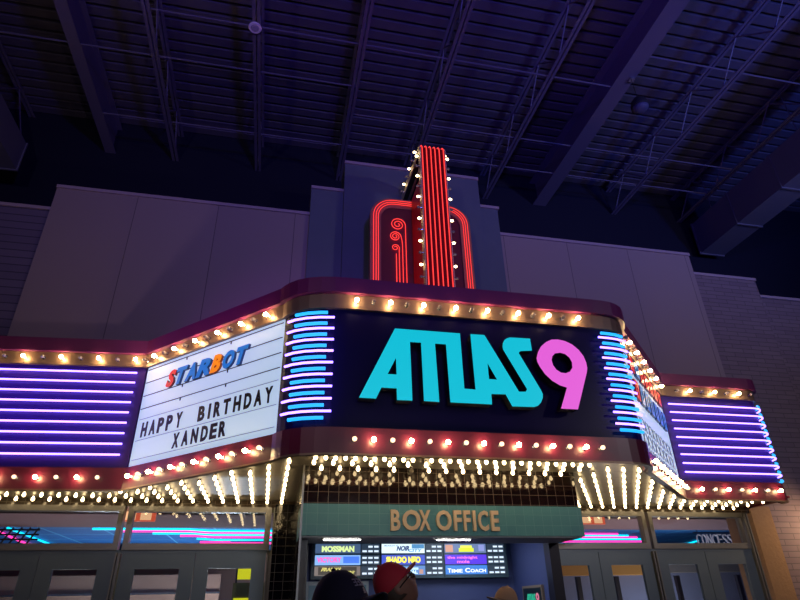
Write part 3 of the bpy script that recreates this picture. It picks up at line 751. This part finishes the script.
# ------------------------------------------------------------------ hall roof: girders, joists, bracing, duct, fixtures
ZJ = 9.50
for x, wdt, side_ in ((-3.67, .19, 'left'), (5.43, .31, 'right')):
    t = thing('roof_girder', 'wide painted steel girder under the roof deck, the %s one of the two' % side_, 'girder', (x, 0, ZJ), 'roof girders')
    obj('bottom_flange', MB().box((x-wdt/2, -7.5, ZJ), (x+wdt/2, 9.5, ZJ+.025)), M['steel'], t)
    obj('web', MB().box((x-.01, -7.5, ZJ+.025), (x+.01, 9.5, ZJ+.62)), M['steel'], t)
    obj('top_flange', MB().box((x-wdt/2, -7.5, ZJ+.62), (x+wdt/2, 9.5, ZJ+.645)), M['steel'], t)
HJ = .72
web_a = MB().tube([(0, 0, .04), (0, .6, HJ-.04)], .014, 6).mesh('web_bar', M['steel'])
web_b = MB().tube([(0, 0, HJ-.04), (0, .6, .04)], .014, 6).mesh('web_bar', M['steel'])
chord = MB()
for s in (-1, 1):
    chord.box((s*.012, -7.5, 0), (s*.062, 9.5, .008)).box((s*.012, -7.5, .008), (s*.020, 9.5, .055))
chord_me = chord.mesh('chord', M['steel'])
JP = [(-5.25, 'leftmost roof joist, left of the narrow girder'), (-2.45, 'open web roof joist just right of the narrow left girder'), (-.83, 'open web roof joist with the round speaker under it'),
      (.84, 'open web roof joist left of the blade sign'), (2.33, 'open web roof joist directly behind the blade sign top'), (4.12, 'open web roof joist just left of the wide right girder'),
      (7.30, 'open web roof joist just right of the wide right girder'), (9.04, 'open web roof joist beside the air duct'), (10.9, 'rightmost open web roof joist past the air duct')]
for x, lab in JP:
    t = thing('roof_joist', lab, 'joist', (x, 0, ZJ), 'open web roof joists')
    for nm, z in (('bottom_chord', 0), ('top_chord', HJ-.055)):
        o = bpy.data.objects.new(nm, chord_me); C.objects.link(o); o.parent = t; o.location = (0, 0, z)
    for k in range(12):
        o = bpy.data.objects.new('web_bar', web_a if k % 2 == 0 else web_b); C.objects.link(o); o.parent = t; o.location = (0, 2.2+.6*k, 0)
for y, x0, x1, lab in ((6.12, -2.45, 5.43, 'long cross bracing rod near the round ceiling speaker'), (6.98, -9, .84, 'cross bracing rod across the left roof bays'),
                       (7.62, .84, 9.04, 'cross bracing rod behind the blade sign top'), (5.42, 5.43, 12, 'cross bracing rod right of the wide girder'), (8.45, -3.67, 9.04, 'rearmost cross bracing rod under the roof')):
    o = obj('bracing_rod', MB().tube([(x0, y, ZJ+.03), (x1, y, ZJ+.03)], .014, 6), M['steel'], origin=(x0, y, ZJ+.03)); tag(o, lab, 'rod', 'roof bracing rods')
t = thing('air_duct', 'big square air duct hanging at the right behind the roof joists', 'duct', (9.45, 5, 8.5))
obj('duct_body', MB().box((9.17, .5, 8.5), (9.77, 9.3, 9.3)), M['duct'], t)
for k, y in enumerate((9.27, 8.1, 6.9, 5.7)):
    obj('duct_flange', MB().box((9.15, y, 8.48), (9.79, y+.035, 9.32)), M['duct'], t)
for y in (8.6, 6.2): obj('hanger', MB().tube([(9.16, y, 9.3), (9.16, y, 10.3)], .008, 6), M['steel'], t)
t = thing('air_duct', 'end of a square air duct hanging at the far left edge', 'duct', (-5.1, 7, 8.3))
obj('duct_body', MB().box((-5.6, 2.0, 8.35), (-4.83, 8.9, 8.95)), M['duct'], t)
obj('duct_flange', MB().box((-5.62, 8.87, 8.33), (-4.81, 8.9, 8.97)), M['duct'], t)
t = thing('ceiling_speaker', 'round white speaker fixed under a left roof joist', 'speaker', (-.85, 6.11, ZJ))
obj('speaker_ring', MB().lathe([(.055, -.002), (.098, -.004), (.102, -.02), (.09, -.03), (.07, -.028)], Matrix.Translation((-.85, 6.11, ZJ)), 20), mat('speaker_white', (235, 225, 245), .5, emit=(200, 170, 230), strength=.0), t)
obj('grille', MB().lathe([(.07, -.026), (.05, -.034), (.01, -.036)], Matrix.Translation((-.85, 6.11, ZJ)), 20), mat('speaker_grille', (170, 160, 190), .6, noise=.5, nscale=60), t)
t = thing('pendant_speaker', 'black pendant speaker hanging beside the wide right girder', 'speaker', (5.55, 5.95, 8.85))
obj('shell', MB().lathe([(.02, .28), (.07, .26), (.125, .19), (.15, .10), (.145, .04)], Matrix.Translation((5.60, 5.95, 8.85)), 20), M['dark'], t, smooth=True)
obj('cone', MB().lathe([(.142, .045), (.10, .0), (.04, -.02)], Matrix.Translation((5.60, 5.95, 8.85)), 20), mat('speaker_cone', (70, 72, 110), .6), t, smooth=True)
obj('cord', MB().tube([(5.60, 5.95, 9.12), (5.52, 5.88, 9.5)], .007, 6), M['rail'], t)
obj('clamp', MB().box((5.48, 5.84, 9.47), (5.57, 5.92, 9.54)), M['chrome'], t)

# ------------------------------------------------------------------ lobby fittings seen through the glass
M['exit_red'] = glow('lit_box_red', (220, 90, 60), .9); M['exit_pale'] = glow('lit_box_pale', (250, 190, 140), 1.0)
for x, lab in ((-1.75, 'small lit red-orange box hanging behind the left transom window'), (5.0, 'small lit red-orange box hanging behind the right transom window')):
    t = thing('lit_sign_box', lab, 'sign', (x, 8.75, 2.62), 'lit boxes in the lobby')
    obj('housing', MB().box((x-.20, 8.75, 2.585), (x+.22, 8.80, 2.80)), M['exit_red'], t)
    for a in (-.17, .03): obj('lit_pane', MB().box((x+a, 8.742, 2.60), (x+a+.14, 8.75, 2.71)), M['exit_pale'], t)
cs = thing('hanging_sign', 'outlined lettering reading CONCESSIONS hanging behind the right transom window', 'sign', (9.6, 11.5, 2.45))
LW = mat('outline_white', (190, 190, 200), .4, emit=(150, 150, 170), strength=.35)
u = 8.93
for ch in 'CONCESSIONS':
    wd = .04 if ch == 'I' else .108
    obj('letter', glyph(MB(), ch, u, u+wd, 2.53, 2.74, front(11.5), 0, .03, -.008), LW, cs, 'outlined letter '+ch); u += wd+.020
obj('rail', MB().box((8.9, 11.5, 2.76), (10.3, 11.53, 2.78)), M['rail'], cs)
for x_ in (9.0, 10.2): obj('hanger', MB().tube([(x_, 11.515, 2.77), (x_, 11.515, 3.0)], .008, 6), M['rail'], cs)
hs = thing('hanging_lattice', 'black openwork lattice hanging behind the leftmost transom window', 'decoration', (-4.3, 11.4, 2.5))
for k in range(7):
    for nm, a, b in (('bar', (-4.75+.13*k, 2.52), (-4.60+.13*k, 2.80)), ):
        obj('bar', MB().tube([(a[0], 11.4, a[1]), (b[0], 11.4, b[1])], .016, 6), M['rail'], hs)
for k in range(4):
    obj('crossbar', MB().tube([(-4.78, 11.4, 2.54+.075*k), (-3.8, 11.4, 2.54+.075*k)], .014, 6), M['rail'], hs)
YEL = glow('lobby_yellow', (225, 220, 20), .9)
t = thing('yellow_display', 'yellow lit display case glimpsed through the door beside the booth', 'display', (-.25, 15, 0))
obj('case', MB().box((-.7, 15.0, 0), (.3, 15.4, 2.05)), mat('case_olive', (96, 92, 40), .6), t)
obj('lit_header', MB().box((-.62, 14.98, 2.12), (-.05, 15.02, 2.34)), YEL, t)
obj('lit_shelf', MB().box((-.66, 14.97, 1.68), (-.05, 15.0, 1.74)), YEL, t)
obj('post', MB().box((-.66, 15.02, 2.05), (-.62, 15.06, 2.6)).box((.0, 15.02, 2.05), (.04, 15.06, 2.6)), M['rail'], t)
t = thing('lobby_panel', 'tan partition with dark rails seen through the left doors', 'partition', (-3, 16, 0))
obj('panel', MB().box((-6.5, 16.0, 0), (-1.05, 16.1, 2.28)), mat('panel_tan', (150, 116, 98), .8), t)
obj('rail', MB().box((-6.5, 15.96, 1.86), (-1.05, 16.0, 1.90)), M['chrome'], t)
for i, x in enumerate((5.80, 6.60, 7.92, 9.30)):
    t = tag(obj('partition_post', MB().box((x-.04, 11.0, 0), (x+.04, 11.08, 1.93)), M['rail'], origin=(x, 11, 0)),
            'dark post seen through the %s glass leaf of the right doors' % ORD[i], 'post', 'dark posts behind the right doors')

# ------------------------------------------------------------------ people
SKIN = mat('skin', (122, 82, 70), .55); SKIN_D = mat('skin_shade', (128, 88, 74), .55)
def skin_mesh(nodes, edges, radii, root, sub=1):
    me = bpy.data.meshes.new('k'); me.from_pydata(nodes, edges, [])
    o = bpy.data.objects.new('k', me); C.objects.link(o)
    md = o.modifiers.new('s', 'SKIN'); md.use_smooth_shade = True
    sv = me.skin_vertices[0].data
    for i, r in enumerate(radii):
        sv[i].radius = r if isinstance(r, tuple) else (r, r); sv[i].use_root = (i == root)
    s2 = o.modifiers.new('b', 'SUBSURF'); s2.levels = sub; s2.render_levels = sub
    dg = bpy.context.evaluated_depsgraph_get(); out = bpy.data.meshes.new_from_object(o.evaluated_get(dg))
    bpy.data.objects.remove(o); bpy.data.meshes.remove(me)
    return [tuple(v.co) for v in out.vertices], [tuple(p.vertices) for p in out.polygons]
def head_verts(n=40, m_=28):
    """forward is +Y, centre of the cranium at the origin"""
    vs = []; fs = []
    def g(x, s): return math.exp(-(x/s)**2)
    for j in range(m_+1):
        th = PI*j/m_
        for i in range(n):
            ph = 2*PI*i/n
            x, y, z = math.sin(th)*math.cos(ph), math.sin(th)*math.sin(ph), math.cos(th)
            X, Y, Z = x*.077, y*.098, z*.125
            if Z < 0:
                k = -Z/.125; X *= 1-.28*k*k; Y *= 1-.10*k; 
                if y < 0: Y *= 1-.35*k
                Y += .020*k
            fr = max(0, y)
            Y += fr*(.026*g(X, .013)*g(Z+.030, .022)+.010*g(X, .010)*g(Z+.008, .03))      # nose
            Y -= fr*.010*(g(X-.033, .016)+g(X+.033, .016))*g(Z-.002, .014)                 # eye sockets
            Y += fr*.005*g(Z-.022, .012)*g(X, .05)                                        # brow
            Y += fr*(.007*g(X, .024)*g(Z+.066, .008)+.006*g(X, .022)*g(Z+.080, .007))      # lips
            Y += fr*.010*g(X, .022)*g(Z+.106, .014)                                       # chin
            s = abs(x)
            e = g(Y+.008, .018)*g(Z+.012, .028)*s**6; X += math.copysign(.016*e, X); Y -= .008*e   # ears
            vs.append((X, Y, Z))
    for j in range(m_):
        for i in range(n):
            fs.append((j*n+i, (j+1)*n+i, (j+1)*n+(i+1) % n, j*n+(i+1) % n))
    return vs, fs
def person(label, head, face, pitch, shirt, trousers, cap, cap_brim, hair, glasses=False, cap_text=None, size=1., brim_len=.075, curve=1.):
    """head: world centre of the cranium; face: heading in degrees (0 = +Y, 90 = +X)"""
    hx, hy, hz = head
    t = thing('person', label, 'person', (hx, hy, 0))
    rot = Matrix.Rotation(-math.radians(face), 4, 'Z')
    s = size
    HC = Vector((0, .035, 0))       # head over the neck
    top = hz-.12*s                  # base of skull
    k = top/1.50
    T = Matrix.Translation((hx, hy, 0)) @ rot @ Matrix.Translation((0, -.035, 0))
    hm = Matrix.Translation((hx, hy, hz)) @ rot @ Matrix.Rotation(math.radians(pitch), 4, 'X') @ Matrix.Scale(s, 4)
    J = []; E = []; R = []
    def j(p, r, parent=None):
        J.append(Vector((p[0], p[1], p[2]*k))); R.append(r)
        if parent is not None: E.append((parent, len(J)-1))
        return len(J)-1
    pel = j((0, 0, .93), (.155, .105)); sp_ = j((0, .01, 1.10), (.145, .10), pel); ch = j((0, 0, 1.28), (.165, .115), sp_)
    nb_ = j((0, -.015, 1.41), (.065, .06), ch); nk = j((0, .005, 1.50), (.056, .058), nb_); nk2 = j((0, .03, 1.56), (.05, .055), nk)
    arm_ids, leg_ids = [], []
    for sgn in (-1, 1):
        sh = j((sgn*.175, -.01, 1.375), .062, ch); el = j((sgn*.225, -.02, 1.10), .043, sh); wr_ = j((sgn*.225, .06, .865), .028, el)
        pm = j((sgn*.222, .085, .80), (.036, .022), wr_)
        arm_ids.append((sh, el, wr_))
        for q, (dx, ln) in enumerate(((-.027, .075), (-.009, .085), (.009, .08), (.027, .062))):
            f1 = j((sgn*.222+.3*dx, .10+dx, .755), .0095, pm); f2 = j((sgn*.218+.3*dx, .105+dx, .755-ln*.5), .0088, f1); j((sgn*.208+.3*dx, .10+dx, .755-ln*.95), .0075, f2)
        t1 = j((sgn*.205, .125, .815), .011, pm); j((sgn*.195, .145, .775), .009, t1)
        hp = j((sgn*.095, 0, .86), .092, pel); kn = j((sgn*.105, .01, .48), .06, hp); an = j((sgn*.11, -.01, .085), .042, kn); j((sgn*.125, .14, .03), .036, an)
        leg_ids.append((hp, kn, an))
    vs, fs = skin_mesh(J, E, R, pel)
    mb = MB().add([T @ Vector(v) for v in vs], fs)
    hv, hf = head_verts(); mb.add([hm @ Vector(v) for v in hv], hf)
    off = wloc(t); me = mb.mesh('body', SKIN, off, True)
    o = bpy.data.objects.new('body', me); C.objects.link(o); o.parent = t
    rm = o.modifiers.new('fuse', 'REMESH'); rm.mode = 'VOXEL'; rm.voxel_size = .008; rm.use_smooth_shade = True
    dg = bpy.context.evaluated_depsgraph_get(); m2 = bpy.data.meshes.new_from_object(o.evaluated_get(dg))
    o.modifiers.clear(); o.data = m2
    # clothes
    def cloth(name, nodes, edges, radii, root, m__):
        v_, f_ = skin_mesh(nodes, edges, radii, root)
        obj(name, MB().add([T @ Vector(v) for v in v_], f_), m__, t, smooth=True)
    P = [J[pel]+Vector((0, 0, -.06)), J[sp_], J[ch], J[nb_]+Vector((0, 0, -.02))]; Ed = [(0, 1), (1, 2), (2, 3)]; Rd = [(.172, .125), (.162, .118), (.182, .13), (.085, .08)]
    for a in arm_ids:
        i0 = len(P); P += [J[a[0]], J[a[1]], J[a[1]].lerp(J[a[2]], .93)]; Ed += [(2, i0), (i0, i0+1), (i0+1, i0+2)]; Rd += [.078, .058, .042]
    cloth('jacket', P, Ed, Rd, 0, shirt)
    P = [J[pel]]; Ed = []; Rd = [(.168, .12)]
    for a in leg_ids:
        i0 = len(P); P += [J[a[0]], J[a[1]], J[a[2]]]; Ed += [(0, i0), (i0, i0+1), (i0+1, i0+2)]; Rd += [.108, .076, .062]
    cloth('trousers', P, Ed, Rd, 0, trousers)
    for sgn in (-1, 1):
        sm_ = MB()
        prof = [(.0, .0), (.045, .0), (.05, .03), (.045, .06), (.03, .085), (0.001, .09)]
        v_ = []; f_ = []
        n = 14
        for q, (r, z) in enumerate(prof):
            for i in range(n):
                a = 2*PI*i/n; v_.append((sgn*.115+max(r, .001)*math.cos(a), .06+max(r, .001)*2.7*math.sin(a)*(1-.4*z/.09)-.03*z/.09, z+.001))
        for q in range(len(prof)-1):
            for i in range(n): f_.append((q*n+i, q*n+(i+1) % n, (q+1)*n+(i+1) % n, (q+1)*n+i))
        obj('shoe', MB().add([T @ Vector(v) for v in v_], f_), mat('shoe_black', (24, 22, 24), .5) if 'shoe_black' not in bpy.data.materials else bpy.data.materials['shoe_black'], t, smooth=True)
    # hair under the cap, cap crown, brim, button
    def dome(rx, ry, rz, z0, y_off, n=28, m_=9, front_cut=0.):
        v_ = []; f_ = []
        for q in range(m_+1):
            zz = z0+(rz-z0)*q/m_; r = math.sqrt(max(0, 1-(zz/rz)**2)) if zz > 0 else math.sqrt(max(0, 1-(zz/rz)**2))
            r = max(r, .02)
            for i in range(n):
                a = 2*PI*i/n; v_.append((rx*r*math.cos(a), ry*r*math.sin(a)+y_off, zz))
        for q in range(m_):
            for i in range(n): f_.append((q*n+i, q*n+(i+1) % n, (q+1)*n+(i+1) % n, (q+1)*n+i))
        f_.append(tuple(m_*n+i for i in range(n))); f_.append(tuple(range(n-1, -1, -1)))
        return v_, f_
    hv_, hf_ = dome(.081, .088, .12, -.055, -.017)
    obj('hair', MB().add([hm @ Vector(v) for v in hv_], hf_), hair, t, smooth=True)
    cv, cf = dome(.088, .108, .142, .018, .002)
    cp = obj('cap', MB().add([hm @ Vector(v) for v in cv], cf), cap, t, smooth=True)
    bv, bf = [], []
    nx, ny = 12, 5
    for lay in (0, -.004):
        for a in range(nx+1):
            xx = -.078+.156*a/nx
            y0 = .108*math.sqrt(max(0, 1-(xx/.088)**2))*.98; y1 = .098+brim_len*math.sqrt(max(0, 1-(xx/.082)**2))+.004
            y1 = max(y1, y0+.004)
            for b in range(ny+1):
                yy = y0+(y1-y0)*b/ny; bv.append((xx, yy, .024-curve*(.55*xx*xx/.078*.6+.10*(yy-.10)*.6)+lay))
    W = ny+1; N_ = (nx+1)*W
    for a in range(nx):
        for b in range(ny):
            q = a*W+b; bf += [(q, q+W, q+W+1, q+1), (N_+q, N_+q+1, N_+q+W+1, N_+q+W)]
    for a in range(nx): bf += [(a*W+ny, (a+1)*W+ny, N_+(a+1)*W+ny, N_+a*W+ny), (a*W, N_+a*W, N_+(a+1)*W, (a+1)*W)]
    for b in range(ny): bf += [(b, b+1, N_+b+1, N_+b), (nx*W+b, N_+nx*W+b, N_+nx*W+b+1, nx*W+b+1)]
    obj('brim', MB().add([hm @ Vector(v) for v in bv], bf), cap_brim, cp, smooth=True)
    obj('button', MB().lathe([(.009, 0), (.008, .005), (.002, .007)], hm @ Matrix.Translation((0, .002, .141)), 10), cap_brim, cp)
    if cap_text:
        def wrap(u, v, d):
            r = math.sqrt(max(.05, 1-(v/.142)**2)); a = PI/2-u/.098
            return hm @ Vector(((.088*r+d)*math.cos(a), (.108*r+d)*math.sin(a)+.002, v))
        for txt, u0, u1, v0, v1 in cap_text:
            obj('stitched_text', glyph(MB(), txt, u0, u1, v0, v1, wrap, .0005, .002, .01), mat('cap_thread', (150, 140, 170), .6), cp)
    for sgn in (-1, 1):
        obj('eye', MB().lathe([(.001, -.011), (.008, -.008), (.011, 0), (.008, .008), (.001, .011)], hm @ Matrix.Translation((sgn*.032, .083, -.002)), 10), M['white'], t, smooth=True)
    if glasses:
        g_ = MB()
        for sgn in (-1, 1):
            g_.tube([hm @ Vector((sgn*.034+.024*math.cos(a), .105, -.006+.019*math.sin(a))) for a in [2*PI*i/14 for i in range(15)]], .0028, 6)
            g_.tube([hm @ Vector((sgn*.058, .103, .0)), hm @ Vector((sgn*.080, .06, .0)), hm @ Vector((sgn*.081, -.01, -.004))], .0028, 6)
        g_.tube([hm @ Vector((-.012, .108, -.004)), hm @ Vector((.012, .108, -.004))], .0028, 6)
        obj('glasses', g_, M['black_letter'], t)
    return t
DARKCLOTH = mat('dark_cloth', (34, 32, 40), .9); GREYCLOTH = mat('grey_cloth', (70, 72, 84), .9); OLIVE = mat('olive_cloth', (74, 70, 60), .9); DENIM = mat('denim', (44, 54, 84), .9)
HAIR = mat('brown_hair', (54, 38, 30), .7)
NAVYCAP = mat('navy_cap', (40, 34, 62), .85); NAVYB = mat('navy_brim', (34, 28, 56), .85)
REDCAP = mat('red_cap', (168, 26, 48), .8); BEIGE = mat('beige_cap', (150, 118, 96), .85); BEIGEB = mat('beige_brim', (140, 124, 116), .85)
person('person in a dark navy cap with pale stitched lettering, nearest the camera', (.262, 2.2, 1.480), 128, 15, DARKCLOTH, DENIM, NAVYCAP, NAVYB, HAIR,
       cap_text=[('FREE', -.040, .040, .062, .088), ('&', -.010, .010, .036, .056)])
person('person in a red cap and glasses looking up to the right', (.618, 3.0, 1.578), 90, 42, GREYCLOTH, DARKCLOTH, REDCAP, REDCAP, HAIR, glasses=True, size=.90, curve=.15, brim_len=.065)
person('person in a beige cap facing left in front of the ticket booth', (1.955, 5.0, 1.506), -84, 12, OLIVE, DENIM, BEIGE, BEIGEB, HAIR, size=.92, curve=.5)
